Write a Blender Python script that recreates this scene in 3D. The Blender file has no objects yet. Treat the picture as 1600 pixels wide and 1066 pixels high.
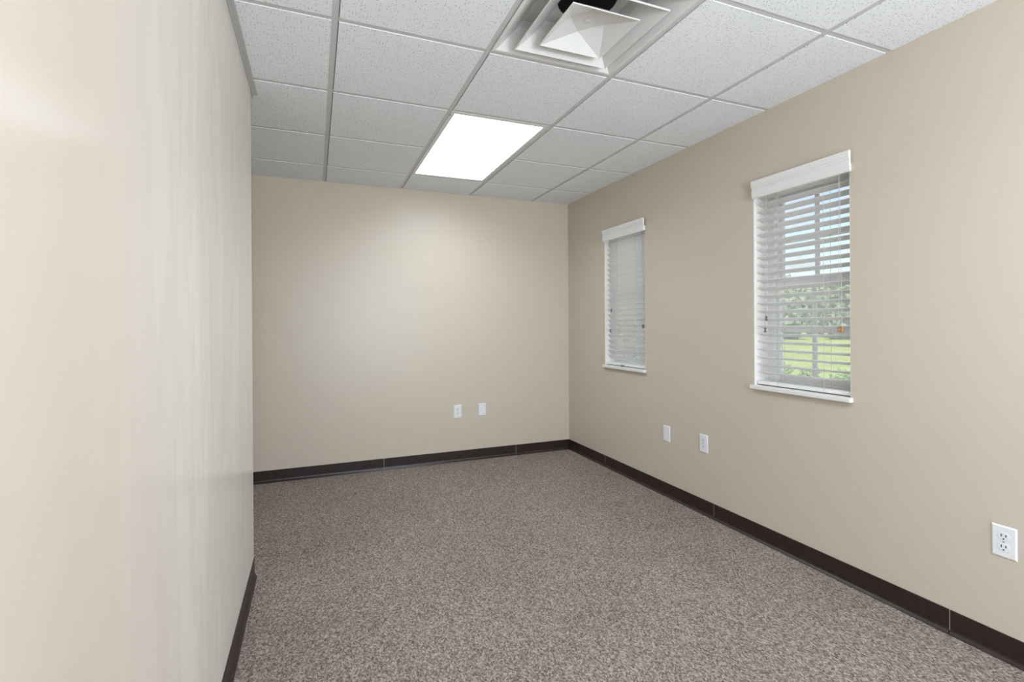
import bpy, bmesh, math, random
from mathutils import Vector, Matrix, noise
random.seed(7)
C = bpy.context.scene.collection
PI = math.pi

# ------------------------------------------------------------------ camera
F, CX, CY = 766.3139, 794.0734, 507.3464
CAM = Vector((-2.296, -4.2137, 1.2182))
YAW, PITCH, ROLL = 0.3765, -0.0015, -0.0063
cam = bpy.data.cameras.new('camera')
cam.sensor_fit = 'HORIZONTAL'
cam.sensor_width = 36.0
cam.lens = F * 36.0 / 1600.0
cam.shift_x = (800.0 - CX) / 1600.0
cam.shift_y = (CY - 533.0) / 1600.0
cam.clip_start = 0.02
co = bpy.data.objects.new('camera', cam)
C.objects.link(co)
_f = Vector((math.sin(YAW) * math.cos(PITCH), math.cos(YAW) * math.cos(PITCH), math.sin(PITCH)))
_r = Vector((math.cos(YAW), -math.sin(YAW), 0))
_u = _r.cross(_f)
_r2 = _r * math.cos(ROLL) + _u * math.sin(ROLL)
_u2 = -_r * math.sin(ROLL) + _u * math.cos(ROLL)
co.matrix_world = Matrix(((_r2.x, _u2.x, -_f.x, CAM.x), (_r2.y, _u2.y, -_f.y, CAM.y),
                          (_r2.z, _u2.z, -_f.z, CAM.z), (0, 0, 0, 1)))
bpy.context.scene.camera = co

# ------------------------------------------------------------------ view, sky, sun
vs = bpy.context.scene.view_settings
bpy.context.scene.display_settings.display_device = 'sRGB'
vs.view_transform = 'Standard'
vs.look = 'None'
vs.gamma = 1.0
vs.exposure = 0.0
vs.use_curve_mapping = False
PANEL = 3.2             # radiance of the ceiling light diffusers
PANEL_W = 10.5            # watts thrown down by each fixture
world = bpy.data.worlds.new('sky')
bpy.context.scene.world = world
world.use_nodes = True
wn = world.node_tree
wn.nodes.clear()
sky = wn.nodes.new('ShaderNodeTexSky')
sky.sky_type = 'NISHITA'
sky.sun_disc = False
sky.sun_elevation = math.radians(48)
sky.sun_rotation = math.radians(250)
sky.air_density = 1.0
sky.dust_density = 0.6
# thin clouds near the horizon
tc = wn.nodes.new('ShaderNodeTexCoord')
mp = wn.nodes.new('ShaderNodeMapping')
mp.inputs['Scale'].default_value = (3, 3, 9)
nz = wn.nodes.new('ShaderNodeTexNoise')
nz.inputs['Scale'].default_value = 1.6
nz.inputs['Detail'].default_value = 6
cr = wn.nodes.new('ShaderNodeValToRGB')
cr.color_ramp.elements[0].position = 0.46
cr.color_ramp.elements[1].position = 0.66
mx = wn.nodes.new('ShaderNodeMix')
mx.data_type = 'RGBA'
mx.inputs['B'].default_value = (3.9, 4.1, 4.3, 1)
bg = wn.nodes.new('ShaderNodeBackground')
bg.inputs['Strength'].default_value = 0.25
wo = wn.nodes.new('ShaderNodeOutputWorld')
wn.links.new(tc.outputs['Generated'], mp.inputs['Vector'])
wn.links.new(mp.outputs['Vector'], nz.inputs['Vector'])
wn.links.new(nz.outputs['Fac'], cr.inputs['Fac'])
wn.links.new(cr.outputs['Color'], mx.inputs['Factor'])
wn.links.new(sky.outputs['Color'], mx.inputs['A'])
wn.links.new(mx.outputs['Result'], bg.inputs['Color'])
wn.links.new(bg.outputs['Background'], wo.inputs['Surface'])
sl = bpy.data.lights.new('sun', 'SUN')
sl.energy = 8.5
sl.angle = 0.01
sl.color = (1.0, 0.95, 0.87)
so = bpy.data.objects.new('sun', sl)
so.rotation_euler = Vector((0.22, 0.25, -0.94)).to_track_quat('-Z', 'Y').to_euler()
so.location = (-8, -4, 12)
C.objects.link(so)
# added fill light behind the camera, lifts the walls and ceiling
dl = bpy.data.lights.new('rear_fill_light', 'AREA')
dl.shape = 'RECTANGLE'
dl.size, dl.size_y = 2.2, 2.0
dl.energy = 112
dl.color = (0.91, 0.99, 1.10)
do = bpy.data.objects.new('rear_fill_light', dl)
do.location = (-1.3, -6.58, 1.1)
do.rotation_euler = (math.radians(90 + 40), 0, 0)
C.objects.link(do)
# the photographer's flash behind the camera, bounced off the ceiling
fl = bpy.data.lights.new('bounce_flash', 'AREA')
fl.shape = 'DISK'
fl.size = 0.5
fl.energy = 45
fl.color = (0.91, 0.99, 1.10)
fo = bpy.data.objects.new('bounce_flash', fl)
fo.location = (-1.25, -5.4, 1.45)
fo.rotation_euler = (math.radians(180 - 18), 0, 0)
C.objects.link(fo)

# ------------------------------------------------------------------ dimensions
H = 2.373                    # face of the ceiling tiles
T = 0.6096                   # ceiling grid
GX, GY = -0.3875, -0.4229    # nearest grid lines to the right and back wall
XL = -2.575                  # face of the left wall
YE = -1.555                  # where the left wall ends
YF = -6.6                    # wall behind the camera
XA = -3.25                    # far side of the recess behind the left wall
WT = 0.17                    # outer wall thickness
ROOF = 2.75

# ------------------------------------------------------------------ helpers
def srgb(r, g, b):
    def f(c):
        c /= 255.0
        return c / 12.92 if c <= 0.04045 else ((c + 0.055) / 1.055) ** 2.4
    return (f(r), f(g), f(b), 1.0)

def new_mat(name, col, rough=0.5, spec=0.5, metal=0.0):
    m = bpy.data.materials.new(name)
    m.use_nodes = True
    p = m.node_tree.nodes['Principled BSDF']
    p.inputs['Base Color'].default_value = col
    p.inputs['Roughness'].default_value = rough
    p.inputs['Specular IOR Level'].default_value = spec
    p.inputs['Metallic'].default_value = metal
    return m, m.node_tree, p

def N(t, kind, **kw):
    n = t.nodes.new(kind)
    for k, v in kw.items():
        if k in n.inputs:
            n.inputs[k].default_value = v
        else:
            setattr(n, k, v)
    return n

def coords(t, scale=(1, 1, 1)):
    tc = N(t, 'ShaderNodeTexCoord')
    mp = N(t, 'ShaderNodeMapping', Scale=scale)
    t.links.new(tc.outputs['Object'], mp.inputs['Vector'])
    return mp.outputs['Vector']

def ramp(t, src, stops):
    r = N(t, 'ShaderNodeValToRGB')
    el = r.color_ramp.elements
    while len(el) < len(stops):
        el.new(0.5)
    for e, (p, c) in zip(el, stops):
        e.position = p
        e.color = c if len(c) == 4 else (*c, 1)
    t.links.new(src, r.inputs['Fac'])
    return r.outputs['Color']

def bump(t, p, src, strength, dist):
    b = N(t, 'ShaderNodeBump', Strength=strength, Distance=dist)
    t.links.new(src, b.inputs['Height'])
    t.links.new(b.outputs['Normal'], p.inputs['Normal'])

def mixc(t, fac, a, b):
    m = N(t, 'ShaderNodeMix', data_type='RGBA')
    for s, k in ((fac, 'Factor'), (a, 'A'), (b, 'B')):
        if isinstance(s, (tuple, float, int)):
            m.inputs[k].default_value = s
        else:
            t.links.new(s, m.inputs[k])
    return m.outputs['Result']

def box(bm, x0, x1, y0, y1, z0, z1):
    v = [bm.verts.new((x, y, z)) for z in (z0, z1) for y in (y0, y1) for x in (x0, x1)]
    for f in ((0, 2, 3, 1), (4, 5, 7, 6), (0, 1, 5, 4), (2, 6, 7, 3), (0, 4, 6, 2), (1, 3, 7, 5)):
        bm.faces.new([v[i] for i in f])

def tube(bm, pts, r, n=6, cap=True):
    rings = []
    for i, p in enumerate(pts):
        p = Vector(p)
        a = Vector(pts[max(i - 1, 0)])
        b = Vector(pts[min(i + 1, len(pts) - 1)])
        d = (b - a).normalized()
        u = d.cross(Vector((1, 0, 0)) if abs(d.x) < 0.9 else Vector((0, 1, 0))).normalized()
        w = d.cross(u)
        rr = r[i] if isinstance(r, (list, tuple)) else r
        rings.append([bm.verts.new(p + (u * math.cos(2 * PI * k / n) + w * math.sin(2 * PI * k / n)) * rr)
                      for k in range(n)])
    for a, b in zip(rings, rings[1:]):
        for k in range(n):
            bm.faces.new((a[k], a[(k + 1) % n], b[(k + 1) % n], b[k]))
    if cap:
        bm.faces.new(rings[0][::-1])
        bm.faces.new(rings[-1])

def prism_y(bm, prof, y0, y1):
    """extrude an (x, z) outline along y"""
    a = [bm.verts.new((x, y0, z)) for x, z in prof]
    b = [bm.verts.new((x, y1, z)) for x, z in prof]
    n = len(prof)
    for i in range(n):
        bm.faces.new((a[i], a[(i + 1) % n], b[(i + 1) % n], b[i]))
    bm.faces.new(a[::-1])
    bm.faces.new(b)

def obj(name, bm, m, parent=None, bevel=0.0, seg=2, smooth=False):
    bmesh.ops.recalc_face_normals(bm, faces=bm.faces)
    me = bpy.data.meshes.new(name)
    bm.to_mesh(me)
    bm.free()
    if smooth:
        for p in me.polygons:
            p.use_smooth = True
    o = bpy.data.objects.new(name, me)
    if m:
        me.materials.append(m)
    C.objects.link(o)
    if parent:
        o.parent = parent
    if bevel:
        b = o.modifiers.new('bevel', 'BEVEL')
        b.width = bevel
        b.segments = seg
        b.limit_method = 'ANGLE'
        b.angle_limit = math.radians(40)
    return o

def tag(o, label, cat, group=None):
    o['label'] = label
    o['category'] = cat
    if group:
        o['group'] = group
    return o

def thing(name, label, cat, loc, rot=(0, 0, 0), group=None):
    o = bpy.data.objects.new(name, None)
    o.empty_display_size = 0.05
    o.location = loc
    o.rotation_euler = rot
    C.objects.link(o)
    return tag(o, label, cat, group)

def struct(name, bm, m, parent=None, **kw):
    o = obj(name, bm, m, parent, **kw)
    o['kind'] = 'structure'
    return o

BM = bmesh.new

# ------------------------------------------------------------------ materials
def wall_mat(name, col, rough, spec=0.3):
    m, t, p = new_mat(name, col, rough, spec)
    n = N(t, 'ShaderNodeTexNoise', Scale=140.0, Detail=3.0)
    t.links.new(coords(t), n.inputs['Vector'])
    bump(t, p, n.outputs['Fac'], 0.08, 0.002)
    return m, t, p

BEIGE = (0.600, 0.534, 0.436, 1)
M_wall, _, _ = wall_mat('beige_eggshell_paint', BEIGE, 0.33)

# left wall: the same paint with brushed touch-up patches towards its end
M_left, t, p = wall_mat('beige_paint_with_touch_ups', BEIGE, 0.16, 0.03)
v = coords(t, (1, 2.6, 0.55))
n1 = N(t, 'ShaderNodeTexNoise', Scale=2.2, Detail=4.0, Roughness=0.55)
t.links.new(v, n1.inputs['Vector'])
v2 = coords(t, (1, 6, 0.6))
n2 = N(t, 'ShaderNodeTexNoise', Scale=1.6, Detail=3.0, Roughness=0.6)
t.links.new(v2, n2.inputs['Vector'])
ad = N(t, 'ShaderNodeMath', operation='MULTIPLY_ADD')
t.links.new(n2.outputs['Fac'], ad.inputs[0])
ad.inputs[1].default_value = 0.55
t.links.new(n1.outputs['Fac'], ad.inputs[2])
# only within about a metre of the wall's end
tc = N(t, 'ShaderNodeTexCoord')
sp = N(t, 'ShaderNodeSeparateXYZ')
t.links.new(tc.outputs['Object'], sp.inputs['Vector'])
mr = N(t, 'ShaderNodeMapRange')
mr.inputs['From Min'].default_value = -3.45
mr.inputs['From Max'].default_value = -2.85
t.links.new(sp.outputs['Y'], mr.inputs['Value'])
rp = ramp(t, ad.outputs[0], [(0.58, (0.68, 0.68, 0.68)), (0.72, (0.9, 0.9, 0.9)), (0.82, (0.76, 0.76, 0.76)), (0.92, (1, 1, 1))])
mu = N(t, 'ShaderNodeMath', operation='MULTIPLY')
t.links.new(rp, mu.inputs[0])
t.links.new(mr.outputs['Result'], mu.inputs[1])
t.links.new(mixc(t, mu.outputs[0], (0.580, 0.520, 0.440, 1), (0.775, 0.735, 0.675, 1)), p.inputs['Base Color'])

# mineral fibre ceiling tile with pinholes
M_tile, t, p = new_mat('mineral_fibre_tile', (0.7, 0.7, 0.69, 1), 0.9, 0.2)
v = coords(t)
vo = N(t, 'ShaderNodeTexVoronoi', Scale=78.0)
vo.voronoi_dimensions = '2D'
t.links.new(v, vo.inputs['Vector'])
dist = ramp(t, vo.outputs['Distance'], [(0.13, (1, 1, 1)), (0.24, (0, 0, 0))])
sel = N(t, 'ShaderNodeSeparateColor')
t.links.new(vo.outputs['Color'], sel.inputs['Color'])
pick = ramp(t, sel.outputs['Red'], [(0.55, (0, 0, 0)), (0.75, (1, 1, 1))])
hole = N(t, 'ShaderNodeMath', operation='MULTIPLY')
t.links.new(dist, hole.inputs[0])
t.links.new(pick, hole.inputs[1])
fn = N(t, 'ShaderNodeTexNoise', Scale=240.0, Detail=3.0)
t.links.new(v, fn.inputs['Vector'])
fc = ramp(t, fn.outputs['Fac'], [(0.35, (0.82, 0.845, 0.87)), (0.6, (0.89, 0.915, 0.94))])
t.links.new(mixc(t, hole.outputs[0], fc, (0.5, 0.5, 0.5, 1)), p.inputs['Base Color'])
hb = N(t, 'ShaderNodeMath', operation='SUBTRACT')
t.links.new(fn.outputs['Fac'], hb.inputs[0])
t.links.new(hole.outputs[0], hb.inputs[1])
bump(t, p, hb.outputs[0], 0.35, 0.002)

M_grid, _, _ = new_mat('grid_enamel', (0.60, 0.60, 0.595, 1), 0.5, 0.4)
M_angle, _, _ = new_mat('wall_angle_enamel', (0.52, 0.52, 0.51, 1), 0.45, 0.4)
M_plenum, _, _ = new_mat('plenum_board', (0.12, 0.12, 0.12, 1), 0.9, 0.1)
M_enamel, _, _ = new_mat('glossy_white_enamel', (0.76, 0.76, 0.75, 1), 0.16, 0.5)
M_duct, _, _ = new_mat('black_duct_liner', (0.012, 0.012, 0.012, 1), 0.8, 0.2)
M_screw, _, _ = new_mat('dull_steel', (0.45, 0.45, 0.44, 1), 0.4, 0.5, 0.8)
M_dark, _, _ = new_mat('dark_slot', (0.03, 0.03, 0.03, 1), 0.6, 0.3)
M_plate, _, _ = new_mat('white_plastic', (0.80, 0.81, 0.82, 1), 0.3, 0.5)
M_vinyl, t, p = new_mat('white_vinyl', (0.82, 0.82, 0.81, 1), 0.35, 0.5)
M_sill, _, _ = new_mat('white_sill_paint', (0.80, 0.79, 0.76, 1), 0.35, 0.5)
M_slat, t, p = new_mat('white_faux_wood', (0.84, 0.83, 0.81, 1), 0.4, 0.4)
M_thin, t, p = new_mat('white_translucent_slat', (0.93, 0.925, 0.915, 1), 0.4, 0.4)
tl = N(t, 'ShaderNodeBsdfTranslucent', Color=(0.96, 0.94, 0.92, 1))  # translucency added so the slats glow; faux wood itself passes no light
ms = N(t, 'ShaderNodeMixShader', Fac=0.55)
t.links.new(p.outputs[0], ms.inputs[1])
t.links.new(tl.outputs[0], ms.inputs[2])
t.links.new(ms.outputs[0], t.nodes['Material Output'].inputs['Surface'])
M_cord, _, _ = new_mat('grey_cord', (0.50, 0.48, 0.45, 1), 0.8, 0.2)
M_tassel, t, p = new_mat('amber_wood_tassel', (0.42, 0.19, 0.045, 1), 0.35, 0.5)
M_tassel2, _, _ = new_mat('taupe_tassel', (0.13, 0.115, 0.10, 1), 0.45, 0.5)
M_seam, _, _ = new_mat('pale_seam_caulk', (0.42, 0.36, 0.28, 1), 0.6, 0.3)

# dark brown vinyl cove base
M_base, t, p = new_mat('dark_brown_cove_base', (0.022, 0.012, 0.009, 1), 0.38, 0.45)
n = N(t, 'ShaderNodeTexNoise', Scale=30.0, Detail=4.0)
t.links.new(coords(t), n.inputs['Vector'])
t.links.new(ramp(t, n.outputs['Fac'], [(0.35, (0.018, 0.010, 0.008)), (0.65, (0.030, 0.018, 0.014))]), p.inputs['Base Color'])

# loop pile carpet
M_carpet, t, p = new_mat('brown_loop_pile_carpet', (0.2, 0.17, 0.15, 1), 0.95, 0.1)
v = coords(t)
vo = N(t, 'ShaderNodeTexVoronoi', Scale=230.0)
vo.voronoi_dimensions = '2D'
vm = coords(t, (1.0, 0.62, 1))
t.links.new(vm, vo.inputs['Vector'])
sc = N(t, 'ShaderNodeSeparateColor')
t.links.new(vo.outputs['Color'], sc.inputs['Color'])
yarn = ramp(t, sc.outputs['Red'], [(0.0, (0.12, 0.100, 0.083)), (0.3, (0.235, 0.198, 0.166)), (0.7, (0.34, 0.292, 0.248)), (1.0, (0.50, 0.44, 0.385))])
big = N(t, 'ShaderNodeTexNoise', Scale=1.4, Detail=3.0)
t.links.new(v, big.inputs['Vector'])
wear = ramp(t, big.outputs['Fac'], [(0.35, (0.93, 0.925, 0.92)), (0.65, (1.05, 1.05, 1.05))])
mm = N(t, 'ShaderNodeMix', data_type='RGBA', blend_type='MULTIPLY')
mm.inputs['Factor'].default_value = 1.0
t.links.new(yarn, mm.inputs['A'])
t.links.new(wear, mm.inputs['B'])
t.links.new(mm.outputs['Result'], p.inputs['Base Color'])
bh = ramp(t, vo.outputs['Distance'], [(0.0, (1, 1, 1)), (0.75, (0, 0, 0))])
bump(t, p, bh, 0.6, 0.004)

# light diffuser
M_lens = bpy.data.materials.new('lit_acrylic_diffuser')
M_lens.use_nodes = True
t = M_lens.node_tree
t.nodes.clear()
em = N(t, 'ShaderNodeEmission', Strength=PANEL, Color=(0.89, 0.99, 1.12, 1))
ou = N(t, 'ShaderNodeOutputMaterial')
t.links.new(em.outputs[0], ou.inputs['Surface'])

# window glass: reflective, with a translucent share added to imitate haze over the view
M_glass = bpy.data.materials.new('hazed_window_glass')
M_glass.use_nodes = True
t = M_glass.node_tree
t.nodes.clear()
tr = N(t, 'ShaderNodeBsdfTransparent', Color=(0.95, 0.97, 0.97, 1))
gl = N(t, 'ShaderNodeBsdfGlossy', Roughness=0.02)
fr = N(t, 'ShaderNodeFresnel', IOR=1.45)
ms = N(t, 'ShaderNodeMixShader')
ou = N(t, 'ShaderNodeOutputMaterial')
t.links.new(fr.outputs[0], ms.inputs[0])
t.links.new(tr.outputs[0], ms.inputs[1])
t.links.new(gl.outputs[0], ms.inputs[2])
du = N(t, 'ShaderNodeBsdfTranslucent', Color=(0.9, 0.92, 0.92, 1))
m2 = N(t, 'ShaderNodeMixShader', Fac=0.16)
t.links.new(ms.outputs[0], m2.inputs[1])
t.links.new(du.outputs[0], m2.inputs[2])
t.links.new(m2.outputs[0], ou.inputs['Surface'])

# outdoors
M_grass, t, p = new_mat('lawn_grass', (0.2, 0.32, 0.06, 1), 0.9, 0.1)
n = N(t, 'ShaderNodeTexNoise', Scale=0.35, Detail=8.0, Roughness=0.7)
t.links.new(coords(t), n.inputs['Vector'])
t.links.new(ramp(t, n.outputs['Fac'], [(0.35, (0.19, 0.235, 0.06)), (0.6, (0.27, 0.30, 0.095))]), p.inputs['Base Color'])
M_gravel, t, p = new_mat('pale_gravel', (0.6, 0.58, 0.54, 1), 0.9, 0.1)
n = N(t, 'ShaderNodeTexVoronoi', Scale=14.0)
t.links.new(coords(t), n.inputs['Vector'])
sg = N(t, 'ShaderNodeSeparateColor')
t.links.new(n.outputs['Color'], sg.inputs['Color'])
t.links.new(ramp(t, sg.outputs['Red'], [(0.1, (0.35, 0.36, 0.34)), (0.7, (0.75, 0.75, 0.72))]), p.inputs['Base Color'])
def leaf_mat(name, a, b):
    m, t, p = new_mat(name, a, 0.8, 0.2)
    n = N(t, 'ShaderNodeTexNoise', Scale=3.0, Detail=8.0, Roughness=0.75)
    t.links.new(coords(t), n.inputs['Vector'])
    t.links.new(ramp(t, n.outputs['Fac'], [(0.38, a), (0.62, b)]), p.inputs['Base Color'])
    return m
M_leaf = leaf_mat('grey_green_foliage', (0.17, 0.20, 0.14, 1), (0.27, 0.30, 0.22, 1))
M_leaf2 = leaf_mat('fresh_green_foliage', (0.14, 0.20, 0.06, 1), (0.34, 0.42, 0.16, 1))
M_bounce, _, _ = new_mat('pale_bounce', (0.66, 0.64, 0.60, 1), 0.9, 0.2)
M_bark, _, _ = new_mat('grey_bark', (0.16, 0.13, 0.10, 1), 0.9, 0.1)
M_stucco, _, _ = new_mat('exterior_stucco', (0.7, 0.66, 0.58, 1), 0.9, 0.1)

# ------------------------------------------------------------------ room shell
bm = BM(); box(bm, XA, 0, YF, 0, -0.12, 0.0)
struct('floor', bm, M_carpet)
bm = BM(); box(bm, XA - WT, WT, 0, WT, -0.12, ROOF)
struct('wall_back', bm, M_wall)
# right wall with two window openings
Z0, Z1 = 0.848, 1.965
WIN = [(-1.188, -0.640), (-2.694, -2.160)]
bm = BM()
ys = [YF] + sorted([y for w in WIN for y in w]) + [0.0]
for k in range(0, len(ys), 2):
    box(bm, 0, WT, ys[k], ys[k + 1], -0.12, ROOF)
for a, b in WIN:
    box(bm, 0, WT, a, b, -0.12, Z0)
    box(bm, 0, WT, a, b, Z1, ROOF)
bmesh.ops.remove_doubles(bm, verts=bm.verts, dist=1e-5)
struct('wall_right', bm, M_wall)
bm = BM(); box(bm, XL - 0.13, XL, YF, YE, 0, H - 0.001)
struct('wall_left', bm, M_left, bevel=0.004)
bm = BM(); box(bm, XA - WT, XA, YF, 0, -0.12, ROOF)
struct('wall_recess', bm, M_wall)
# wall behind the camera, with an opening added for the fill light
bm = BM()
box(bm, XA - WT, -2.42, YF - WT, YF, -0.12, ROOF)
box(bm, -0.18, WT, YF - WT, YF, -0.12, ROOF)
box(bm, -2.42, -0.18, YF - WT, YF, 2.15, ROOF)
box(bm, -2.42, -0.18, YF - WT, YF, -0.12, 0.0)
bmesh.ops.remove_doubles(bm, verts=bm.verts, dist=1e-5)
struct('wall_front', bm, M_wall)
bm = BM(); box(bm, XA - WT, WT, YF - WT, WT, ROOF, ROOF + 0.1)
struct('roof', bm, M_plenum)

# ------------------------------------------------------------------ ceiling
def cuts(start, lo):
    out = [0.0]
    v = start
    while v > lo + 0.02:
        out.append(v)
        v -= T
    return out + [lo]
XS, YS = cuts(GX, XA), cuts(GY, YF)
def cell(i, j):
    return XS[i + 1], XS[i], YS[j + 1], YS[j]
SKIP = {(2, 1), (2, 2), (2, 4), (2, 6), (2, 7)}        # light, vent, light
bm = BM()
hw = 0.0125
for i in range(len(XS) - 1):
    for j in range(len(YS) - 1):
        if (i, j) in SKIP:
            continue
        x0, x1, y0, y1 = cell(i, j)
        # the tile sits against the right of its cell, a narrow shadow gap on its left
        box(bm, x0 + hw + 0.0028, x1 - (hw if i else 0.0), y0 + hw, y1 - (hw if j else 0.0), H, H + 0.016)
tiles = struct('ceiling', bm, M_tile, bevel=0.0005, seg=1)
bm = BM()
for x in XS[1:-1]:
    box(bm, x - 0.0125, x + 0.0125, YF, 0, H + 0.0040, H + 0.0065)
    box(bm, x - 0.0015, x + 0.0015, YF, 0, H + 0.0065, H + 0.04)
for y in YS[1:-1]:
    for i in range(len(XS) - 1):
        x0, x1, _, _ = cell(i, 0)
        e0 = x0 + 0.0125 if i < len(XS) - 2 else x0
        e1 = x1 - 0.0125 if i else x1
        if (y == YS[2]) and i == 2 or (y == YS[7] and i == 2):
            continue                                    # no cross bar over a light
        box(bm, e0, e1, y - 0.0125, y + 0.0125, H + 0.0022, H + 0.0046)
        box(bm, e0, e1, y - 0.0015, y + 0.0015, H + 0.0046, H + 0.035)
struct('trim_1', bm, M_grid)
# metal angle along the top of the left wall, running a little past its end
bm = BM()
prism_y(bm, [(XL + 0.001, H - 0.001), (XL + 0.022, H - 0.001), (XL + 0.022, H - 0.004), (XL + 0.0035, H - 0.004),
             (XL + 0.0035, H - 0.018), (XL + 0.001, H - 0.018)], YF, -1.47)
struct('trim_2', bm, M_angle)

# ------------------------------------------------------------------ baseboards
def baseboard(name, p0, p1, inward, joints):
    """vinyl cove base from p0 to p1 in lengths that meet at the joints (metres from p0)"""
    p0, p1 = Vector(p0), Vector(p1)
    d = (p1 - p0).normalized()
    L = (p1 - p0).length
    w = Vector(inward)
    prof = [(0, 0.0), (0.014, 0.0), (0.0145, 0.003), (0.0105, 0.0075), (0.0055, 0.013), (0.0032, 0.021),
            (0.0032, 0.0925), (0.0018, 0.0945), (0, 0.0945)]
    bm = BM()
    st = [0.0] + joints + [L]
    for a, b in zip(st, st[1:]):
        a2 = a + (0.0014 if a else 0)
        b2 = b - (0.0014 if b < L else 0)
        A = [bm.verts.new(p0 + d * a2 + w * u + Vector((0, 0, z))) for u, z in prof]
        B = [bm.verts.new(p0 + d * b2 + w * u + Vector((0, 0, z))) for u, z in prof]
        n = len(prof)
        for k in range(n):
            bm.faces.new((A[k], A[(k + 1) % n], B[(k + 1) % n], B[k]))
        bm.faces.new(A[::-1]); bm.faces.new(B)
    o = struct(name, bm, M_base)
    for s in joints:
        bm = BM()
        q = p0 + d * s
        e = [q - d * 0.0013, q + d * 0.0013]
        c = [e[0], e[1], e[1] + w * 0.0028, e[0] + w * 0.0028]
        lo = [bm.verts.new(k + Vector((0, 0, 0.014))) for k in c]
        hi = [bm.verts.new(k + Vector((0, 0, 0.0925))) for k in c]
        for k in range(4):
            bm.faces.new((lo[k], lo[(k + 1) % 4], hi[(k + 1) % 4], hi[k]))
        bm.faces.new(lo); bm.faces.new(hi)
        obj('seam', bm, M_seam, o)
    return o
baseboard('baseboard_back', (-0.003, 0, 0), (XA, 0, 0), (0, -1, 0), [0.5584, 1.756, 2.97])
baseboard('baseboard_right', (0, 0, 0), (0, YF, 0), (-1, 0, 0), [0.637, 1.857, 3.069, 4.29, 5.51])
baseboard('baseboard_left', (XL, YE - 0.002, 0), (XL, YF, 0), (1, 0, 0), [1.9, 3.1])

# ------------------------------------------------------------------ windows
FX0, FX1 = 0.105, 0.165
def window(k, y0, y1):
    zs = 0.868
    bm = BM()
    fw = 0.045
    box(bm, FX0, FX1, y0, y0 + fw, zs, Z1)
    box(bm, FX0, FX1, y1 - fw, y1, zs, Z1)
    box(bm, FX0, FX1, y0 + fw, y1 - fw, zs, zs + 0.03)
    box(bm, FX0, FX1, y0 + fw, y1 - fw, Z1 - 0.04, Z1)
    w = struct('window_%d' % k, bm, M_vinyl, bevel=0.002)
    zm = 1.425
    ym = (y0 + y1) / 2
    for name, za, zb, xa, xb in (('lower_sash', zs + 0.03, zm + 0.02, 0.115, 0.138), ('upper_sash', zm - 0.02, Z1 - 0.04, 0.1385, 0.16)):
        a, b = y0 + fw, y1 - fw
        r = 0.026
        bm = BM()
        box(bm, xa, xb, a, a + r, za, zb)
        box(bm, xa, xb, b - r, b, za, zb)
        box(bm, xa, xb, a + r, b - r, za, za + r + 0.006)
        box(bm, xa, xb, a + r, b - r, zb - r - 0.006, zb)
        s = struct(name, bm, M_vinyl, w, bevel=0.0015)
        bm = BM()
        zc = (za + zb) / 2
        box(bm, xa + 0.006, xb - 0.006, ym - 0.011, ym + 0.011, za + r, zb - r)
        box(bm, xa + 0.006, xb - 0.006, a + r, ym - 0.011, zc - 0.010, zc + 0.010)
        box(bm, xa + 0.006, xb - 0.006, ym + 0.011, b - r, zc - 0.010, zc + 0.010)
        struct('muntin', bm, M_vinyl, s)
        bm = BM()
        xg = (xa + xb) / 2
        box(bm, xg - 0.0015, xg + 0.0015, a + r - 0.004, b - r + 0.004, za + r, zb - r)
        struct('pane', bm, M_glass, s)
    for a, b, za, zb in ((y0, y0 + 0.003, zs, Z1), (y1 - 0.003, y1, zs, Z1), (y0, y1, Z1 - 0.003, Z1)):  # added liners, their white stands in for daylight on the reveals
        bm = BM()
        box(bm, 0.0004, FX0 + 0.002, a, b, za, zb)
        struct('lit_reveal', bm, M_sill, w)
    bm = BM()
    box(bm, 0.0, FX0 + 0.01, y0, y1, 0.848, 0.868)
    box(bm, -0.026, 0.0, y0 - 0.012, y1 + 0.012, 0.846, 0.868)
    bmesh.ops.remove_doubles(bm, verts=bm.verts, dist=1e-5)
    struct('window_sill', bm, M_sill, w, bevel=0.004)
window(1, *WIN[0])
window(2, *WIN[1])

# ------------------------------------------------------------------ blinds
def cord_with_tassel(root, y, zt, zb, x, m, side=0.0):
    bm = BM()
    tube(bm, [(x, y + side * 0.3, zt), (x - 0.002, y + side * 0.7, (zt + zb) / 2), (x - 0.003, y + side, zb + 0.024)], 0.0011)
    c = obj('cord', bm, M_cord, root)
    bm = BM()
    prof = [(0.0022, 0.026), (0.0048, 0.025), (0.0056, 0.021), (0.0040, 0.016), (0.0042, 0.012), (0.0066, 0.005), (0.0072, 0.001), (0.0060, 0.0)]
    tube(bm, [(x - 0.003, y + side, zb + z) for _, z in prof], [r for r, _ in prof], 12)
    obj('tassel', bm, m, c, smooth=True)

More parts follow.
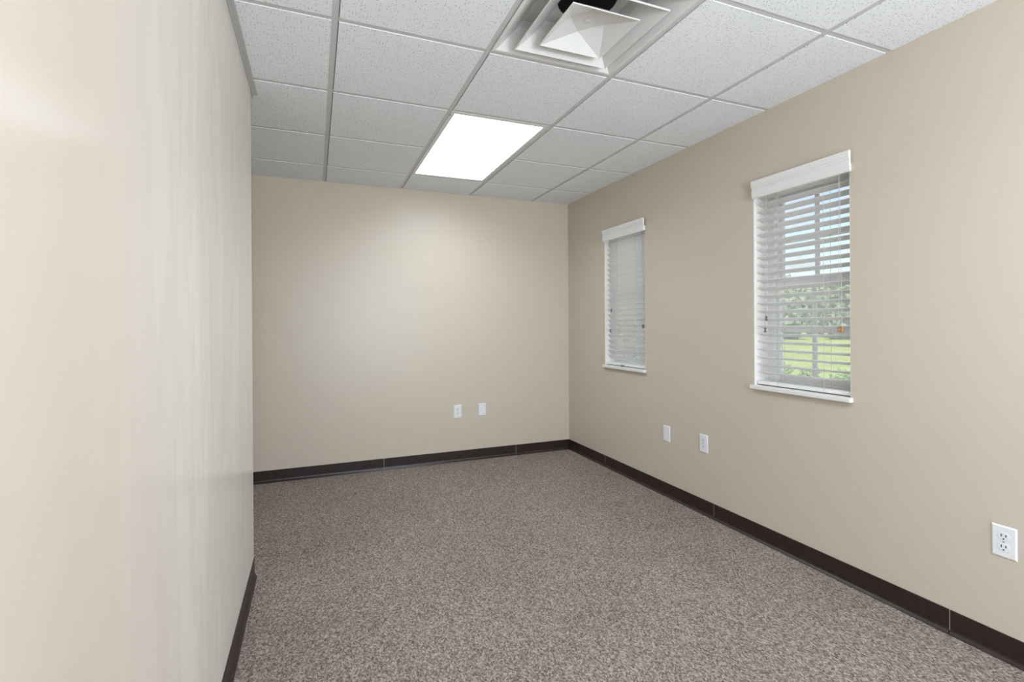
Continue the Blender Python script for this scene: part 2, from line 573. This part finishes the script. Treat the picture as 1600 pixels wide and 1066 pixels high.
def blind(label, y0, y1, tilt, n, z_hi, z_lo, cords, lying=None):
    root = thing('window_blind', label, 'blind', (0, (y0 + y1) / 2, 0.868), group='faux wood blinds in the windows')
    bx = 0.040
    yc = (y0 + y1) / 2
    hl = (y1 - y0) / 2
    R = lambda bm: bmesh.ops.translate(bm, verts=bm.verts, vec=(0, -yc, -0.868))
    # valance: moulded board in front of the opening
    prof = [(-0.020, 2.000), (-0.034, 2.000), (-0.034, 1.972), (-0.030, 1.969), (-0.031, 1.960), (-0.027, 1.957),
            (-0.026, 1.953), (-0.029, 1.946), (-0.029, 1.918), (-0.025, 1.906), (-0.018, 1.903)]
    bm = BM(); prism_y(bm, prof, y0 - 0.017, y1 - 0.012); R(bm)
    obj('valance', bm, M_slat, root, bevel=0.0015)
    for ya in (y0 - 0.006, y1 - 0.024):
        bm = BM(); box(bm, -0.018, -0.0005, ya, ya + 0.006, 1.912, 1.945); R(bm)
        obj('valance_clip', bm, M_vinyl, root)
    bm = BM(); box(bm, bx - 0.028, bx + 0.028, y0 + 0.006, y1 - 0.006, 1.930, 1.962); R(bm)
    obj('headrail', bm, M_slat, root, bevel=0.002)
    # slats, room edge up
    bm = BM()
    D, th = 0.0245, 0.0014
    ct, st = math.cos(tilt), math.sin(tilt)
    for k in range(n):
        z = z_hi + (z_lo - z_hi) * k / (n - 1)
        jit = random.uniform(-0.02, 0.02)
        ck, sk = math.cos(tilt + jit), math.sin(tilt + jit)
        pr = []
        for s, w in ((-1, 1), (-0.5, 1), (0, 1), (0.5, 1), (1, 1), (1, -1), (0.5, -1), (0, -1), (-0.5, -1), (-1, -1)):
            u = s * D
            h = th * w + 0.0014 * (1 - s * s)
            pr.append((bx + u * ck + h * sk, z - u * sk + h * ck))
        prism_y(bm, pr, y0 + 0.007, y1 - 0.006)
    R(bm)
    obj('slats', bm, M_thin, root)
    bm = BM(); box(bm, bx - 0.025, bx + 0.025, y0 + 0.007, y1 - 0.006, 0.873, 0.891); R(bm)
    obj('bottom_rail', bm, M_slat, root, bevel=0.003)
    for yl in (yc - 0.128, yc + 0.128):
        bm = BM()
        for dx in (-ct * D - 0.0016, ct * D + 0.0016):
            tube(bm, [(bx + dx, yl, 1.92), (bx + dx, yl, 0.880)], 0.0009, 5)
        R(bm)
        obj('ladder_cord', bm, M_cord, root)
    for (y, zb, m, side) in cords:
        a = BM()
        a.free()
        cord_with_tassel(root, y - yc, 1.925 - 0.868, zb - 0.868, 0.002, m, side)
    if lying:
        x, y = lying
        bm = BM()
        tube(bm, [(0.010, y + 0.05 - yc, 0.02), (0.004, y + 0.04 - yc, 0.003), (x, y + 0.012 - yc, 0.003)], 0.0012)
        c = obj('cord', bm, M_cord, root)
        bm = BM()
        prof = [(0.002, 0.026), (0.0052, 0.025), (0.0062, 0.021), (0.0046, 0.016), (0.0050, 0.012), (0.0078, 0.005), (0.0082, 0.001), (0.007, 0.0)]
        tube(bm, [(x, y - 0.014 + z - yc, 0.0085) for _, z in prof], [r for r, _ in prof], 12)
        obj('tassel', bm, M_tassel2, c, smooth=True)
    return root
blind('white wood-look blind closed tight over the far window nearest the back corner', *WIN[0], math.radians(49), 24, 1.9127, 0.9336,
      [(-0.742, 1.313, M_tassel2, 0.0), (-0.733, 1.143, M_tassel2, 0.002), (-1.158, 1.181, M_tassel2, 0.0), (-1.158, 1.181, M_tassel2, -0.008)],
      lying=(-0.010, -0.905))
blind('white wood-look blind with tilted open slats over the near window', *WIN[1], math.radians(17), 24, 1.9125, 0.9360,
      [(-2.243, 1.226, M_tassel2, 0.0), (-2.238, 1.163, M_tassel2, 0.003), (-2.640, 1.170, M_tassel, 0.0), (-2.640, 1.170, M_tassel, -0.014)])

# ------------------------------------------------------------------ ceiling lights
def ceiling_light(label, j0, j1):
    x0, x1 = XS[3], XS[2]
    y0, y1 = YS[j1], YS[j0]
    xc, yc = (x0 + x1) / 2, (y0 + y1) / 2
    hx, hy = (x1 - x0) / 2 - 0.0118, (y1 - y0) / 2 - 0.0118
    t = thing('ceiling_light', label, 'light', (xc, yc, H), group='recessed ceiling light panels')
    bm = BM()
    fw, fy = 0.0242, 0.0277
    box(bm, -hx, -hx + fw, -hy, hy, 0.0008, 0.0035)
    box(bm, hx - fw, hx, -hy, hy, 0.0008, 0.0035)
    box(bm, -hx + fw, hx - fw, -hy, -hy + fy, 0.0008, 0.0035)
    box(bm, -hx + fw, hx - fw, hy - fy, hy, 0.0008, 0.0035)
    box(bm, -hx + 0.02, hx - 0.02, -hy + 0.02, hy - 0.02, 0.02, 0.07)
    obj('frame', bm, M_enamel, t, bevel=0.001)
    bm = BM()
    box(bm, -hx + fw, hx - fw, -hy + fy, hy - fy, 0.0025, 0.006)
    obj('diffuser', bm, M_lens, t)
    ll = bpy.data.lights.new('lamp', 'AREA')
    ll.shape = 'RECTANGLE'
    ll.size, ll.size_y = 2 * (hx - fw) - 0.004, 2 * (hy - fy) - 0.004
    ll.energy = PANEL_W
    ll.color = (0.89, 0.99, 1.12)
    ll.spread = math.radians(150)
    lo = bpy.data.objects.new('lamp', ll)
    C.objects.link(lo)
    lo.parent = t
    lo.location = (0, 0, 0.0018)
    for y in (hy - 0.03, -hy + 0.05):
        bm = BM()
        tube(bm, [(-hx + 0.004, y, 0.002), (-hx + 0.004, y, -0.0006)], 0.0035, 10)
        obj('screw', bm, M_dark, t)
    return t
ceiling_light('bright white rectangular light panel glowing in the ceiling beyond the air vent', 1, 3)
ceiling_light('rectangular light panel in the ceiling on the near side of the air vent', 6, 8)

# ------------------------------------------------------------------ supply air vent
x0, x1, y0, y1 = cell(2, 4)
vent = thing('air_vent', 'glossy white square air vent with nested cones in the tiled ceiling', 'vent',
             ((x0 + x1) / 2, (y0 + y1) / 2, H))
def sq(bm, h, z):
    return [bm.verts.new((sx * h, sy * h, z)) for sx, sy in ((-1, -1), (1, -1), (1, 1), (-1, 1))]
def cone(rings):
    """square cone of thin sheet: a closed loop of (half width, z) rings"""
    bm = BM()
    R = [sq(bm, h, z) for h, z in rings]
    n = len(R)
    for a in range(n):
        b = (a + 1) % n
        for k in range(4):
            bm.faces.new((R[a][k], R[a][(k + 1) % 4], R[b][(k + 1) % 4], R[b][k]))
    return bm
hv = T / 2 - 0.0119
obj('frame', cone([(hv, 0.002), (hv, -0.0015), (hv - 0.014, -0.0015), (0.262, 0.012), (0.205, 0.072), (0.200, 0.098),
                   (0.203, 0.098), (0.208, 0.074), (0.265, 0.015), (hv - 0.013, 0.002)]), M_enamel, vent)
obj('middle_cone', cone([(0.218, -0.020), (0.2145, -0.0215), (0.145, 0.036), (0.122, 0.066), (0.125, 0.068), (0.148, 0.040), (0.217, -0.016)]),
    M_enamel, vent)
# inner cone: square rim folding up to a small plaque turned on its corner
bm = BM()
def fold(zo, hr, rf):
    rim = sq(bm, hr, -0.030 + zo)
    fl = [bm.verts.new((sx * rf, sy * rf, 0.022 + zo)) for sx, sy in ((0, -1), (1, 0), (0, 1), (-1, 0))]
    fs = [bm.faces.new(fl)]
    for k in range(4):
        bm.faces.new((rim[k], rim[(k + 1) % 4], fl[k]))
        bm.faces.new((rim[(k + 1) % 4], fl[(k + 1) % 4], fl[k]))
    return rim
ra = fold(0.0, 0.141, 0.076)
rb = fold(0.004, 0.143, 0.078)
for k in range(4):
    bm.faces.new((ra[k], ra[(k + 1) % 4], rb[(k + 1) % 4], rb[k]))
inner = obj('inner_cone', bm, M_enamel, vent, bevel=0.003, seg=2)
bm = BM(); tube(bm, [(0, 0, 0.023), (0, 0, 0.019), (0, 0, 0.0175)], [0.012, 0.012, 0.007], 16)
obj('screw', bm, M_enamel, inner, smooth=False)
bm = BM()
tube(bm, [(0, 0, 0.30), (0, 0, 0.0985)], 0.115, 32)
obj('duct', bm, M_duct, vent)
bm = BM()
box(bm, -0.21, 0.21, -0.21, 0.21, 0.099, 0.104)
obj('back_plate', bm, M_enamel, vent)

# ------------------------------------------------------------------ outlets
def plate_mesh(w, h):
    bm = BM()
    a = [(-w / 2, -h / 2), (w / 2, -h / 2), (w / 2, h / 2), (-w / 2, h / 2)]
    s = 0.0045
    b = [(x - math.copysign(s, x), z - math.copysign(s, z)) for x, z in a]
    lo = [bm.verts.new((x, -0.0003, z)) for x, z in a]
    md = [bm.verts.new((x, -0.0012, z)) for x, z in a]
    hi = [bm.verts.new((x, -0.0050, z)) for x, z in b]
    for p_, q_ in ((lo, md), (md, hi)):
        for k in range(4):
            bm.faces.new((p_[k], p_[(k + 1) % 4], q_[(k + 1) % 4], q_[k]))
    bm.faces.new(lo[::-1]); bm.faces.new(hi)
    return bm
def disc_y(bm, pts, y0, y1):
    a = [bm.verts.new((x, y0, z)) for x, z in pts]
    b = [bm.verts.new((x, y1, z)) for x, z in pts]
    n = len(pts)
    for k in range(n):
        bm.faces.new((a[k], a[(k + 1) % n], b[(k + 1) % n], b[k]))
    bm.faces.new(a[::-1]); bm.faces.new(b)
def circ(cx, cz, r, n=20, flat=1.0):
    return [(cx + r * math.cos(2 * PI * k / n), cz + max(-flat * r, min(flat * r, r * math.sin(2 * PI * k / n)))) for k in range(n)]
def outlet(label, loc, rz):
    t = thing('wall_outlet', label, 'outlet', loc, (0, 0, rz), 'power outlets on the walls')
    obj('cover_plate', plate_mesh(0.0715, 0.1145), M_plate, t, bevel=0.001)
    for cz in (0.0195, -0.0195):
        bm = BM(); disc_y(bm, circ(0, cz, 0.0172, 28, 0.80), -0.0045, -0.0060)
        r = obj('receptacle', bm, M_plate, t, bevel=0.0008)
        for sx, hh in ((-0.0063, 0.0046), (0.0063, 0.0040)):
            bm = BM(); box(bm, sx - 0.0015, sx + 0.0015, -0.0064, -0.0055, cz + 0.0035 - hh, cz + 0.0035 + hh)
            obj('slot', bm, M_dark, r)
        bm = BM(); disc_y(bm, circ(0, cz - 0.0085, 0.0025, 12), -0.0055, -0.0064)
        obj('ground_hole', bm, M_dark, r)
    bm = BM(); disc_y(bm, circ(0, 0, 0.003, 14), -0.0045, -0.0058)
    obj('screw', bm, M_screw, t)
def blank(label, loc, rz):
    t = thing('blank_wall_plate', label, 'wall plate', loc, (0, 0, rz), 'blank wall plates')
    obj('cover_plate', plate_mesh(0.0705, 0.1125), M_plate, t, bevel=0.001)
    for cz in (0.042, -0.042):
        bm = BM(); disc_y(bm, circ(0, cz, 0.0028, 14), -0.0045, -0.0056)
        obj('screw', bm, M_plate, t)
outlet('white duplex outlet on the back wall', (-1.118, 0, 0.4435), 0)
blank('blank white wall plate on the back wall', (-0.888, 0, 0.4465), 0)
blank('blank white wall plate on the window wall between the two windows', (0, -1.4215, 0.4410), -PI / 2)
outlet('white duplex outlet on the window wall beside the blank plate', (0, -1.774, 0.4500), -PI / 2)
outlet('white duplex outlet nearest on the window wall past both windows', (0, -3.232, 0.4255), -PI / 2)

# ------------------------------------------------------------------ outdoors
GZ = -0.15
bm = BM(); box(bm, WT, 120, -60, 160, GZ - 0.1, GZ)
struct('lawn', bm, M_grass)
bm = BM(); box(bm, WT, 5.6, -14, 24, GZ, GZ + 0.03)  # unseen pale slab, added to bounce sunlight up onto the blinds
struct('bounce_slab', bm, M_bounce)
bm = BM(); box(bm, 6.6, 8.8, -2, 22, GZ, GZ + 0.02)
struct('gravel_bed', bm, M_gravel)
def blob(bm, c, r, sub, amp, fr, seed):
    res = bmesh.ops.create_icosphere(bm, subdivisions=sub, radius=1.0)
    off = Vector((seed * 3.1, seed * 1.7, seed * 0.9))
    for v in res['verts']:
        d = v.co.normalized()
        h = noise.fractal(d * fr + off, 0.8, 2.1, 5) * amp
        v.co = Vector(c) + Vector((d.x * r[0], d.y * r[1], d.z * r[2])) * (1 + h)
def tree(label, x, y, h, w, m, seed, group):
    t = thing('tree', label, 'tree', (x, y, GZ), group=group)
    bm = BM()
    tube(bm, [(0, 0, 0), (0.05, 0.02, h * 0.3), (0.0, 0.05, h * 0.7)], [0.035 * h, 0.025 * h, 0.012 * h], 10)
    obj('trunk', bm, M_bark, t)
    bm = BM()
    rr = random.Random(seed)
    for k in range(5):
        a = rr.uniform(0, 2 * PI)
        q = rr.uniform(0.1, 0.36) * w
        blob(bm, (q * math.cos(a), q * math.sin(a), h * (0.25 + 0.11 * k)), (w * 0.5, w * 0.5, h * 0.27), 4, 0.35, 3.2, seed + k)
    obj('crown', bm, m, t)
def shrub(label, x, y, h, w, m, seed):
    t = thing('shrub', label, 'shrub', (x, y, GZ), group='low shrubs in the gravel bed')
    bm = BM()
    blob(bm, (0, 0, h * 0.5), (w, w, h * 0.52), 4, 0.5, 3.0, seed)
    obj('foliage', bm, m, t)
def polar(az, d):
    return CAM.x + d * math.sin(math.radians(az)), CAM.y + d * math.cos(math.radians(az))
# the near window looks out over 48 to 57 degrees from +y, the far one over 33 to 37
SPOTS = ((46.2, 46, 5.8, 2.0, 'rounded grey-green tree at the left of the near window pane'),
         (51.4, 45, 5.3, 2.0, 'grey-green tree behind the left pane of the near window'),
         (56.6, 46, 5.1, 2.0, 'grey-green tree behind the right pane of the near window'),
         (48.9, 57, 6.4, 2.3, 'taller tree standing back at the left of the near window'),
         (54.1, 58, 6.2, 2.3, 'taller tree standing back behind the right pane of the near window'),
         (31.6, 40, 5.6, 2.0, 'tree seen through the left of the closed far blind'),
         (37.9, 41, 5.4, 2.0, 'tree seen through the right of the closed far blind'))
for k, (az, d, h, w, lab) in enumerate(SPOTS):
    x, y = polar(az, d)
    tree(lab, x, y, h, w, M_leaf, 11 * k + 3, 'trees beyond the lawn')
for az, d, h, w, lab in ((50.6, 12.6, 0.42, 0.22, 'small shrub in pale gravel outside the left of the near window'),
                         (53.2, 13.1, 0.34, 0.20, 'small shrub in pale gravel outside the middle of the near window'),
                         (55.9, 12.2, 0.36, 0.22, 'small shrub in pale gravel outside the right of the near window')):
    x, y = polar(az, d)
    shrub(lab, x, y, h, w, M_leaf2, int(az * 3))
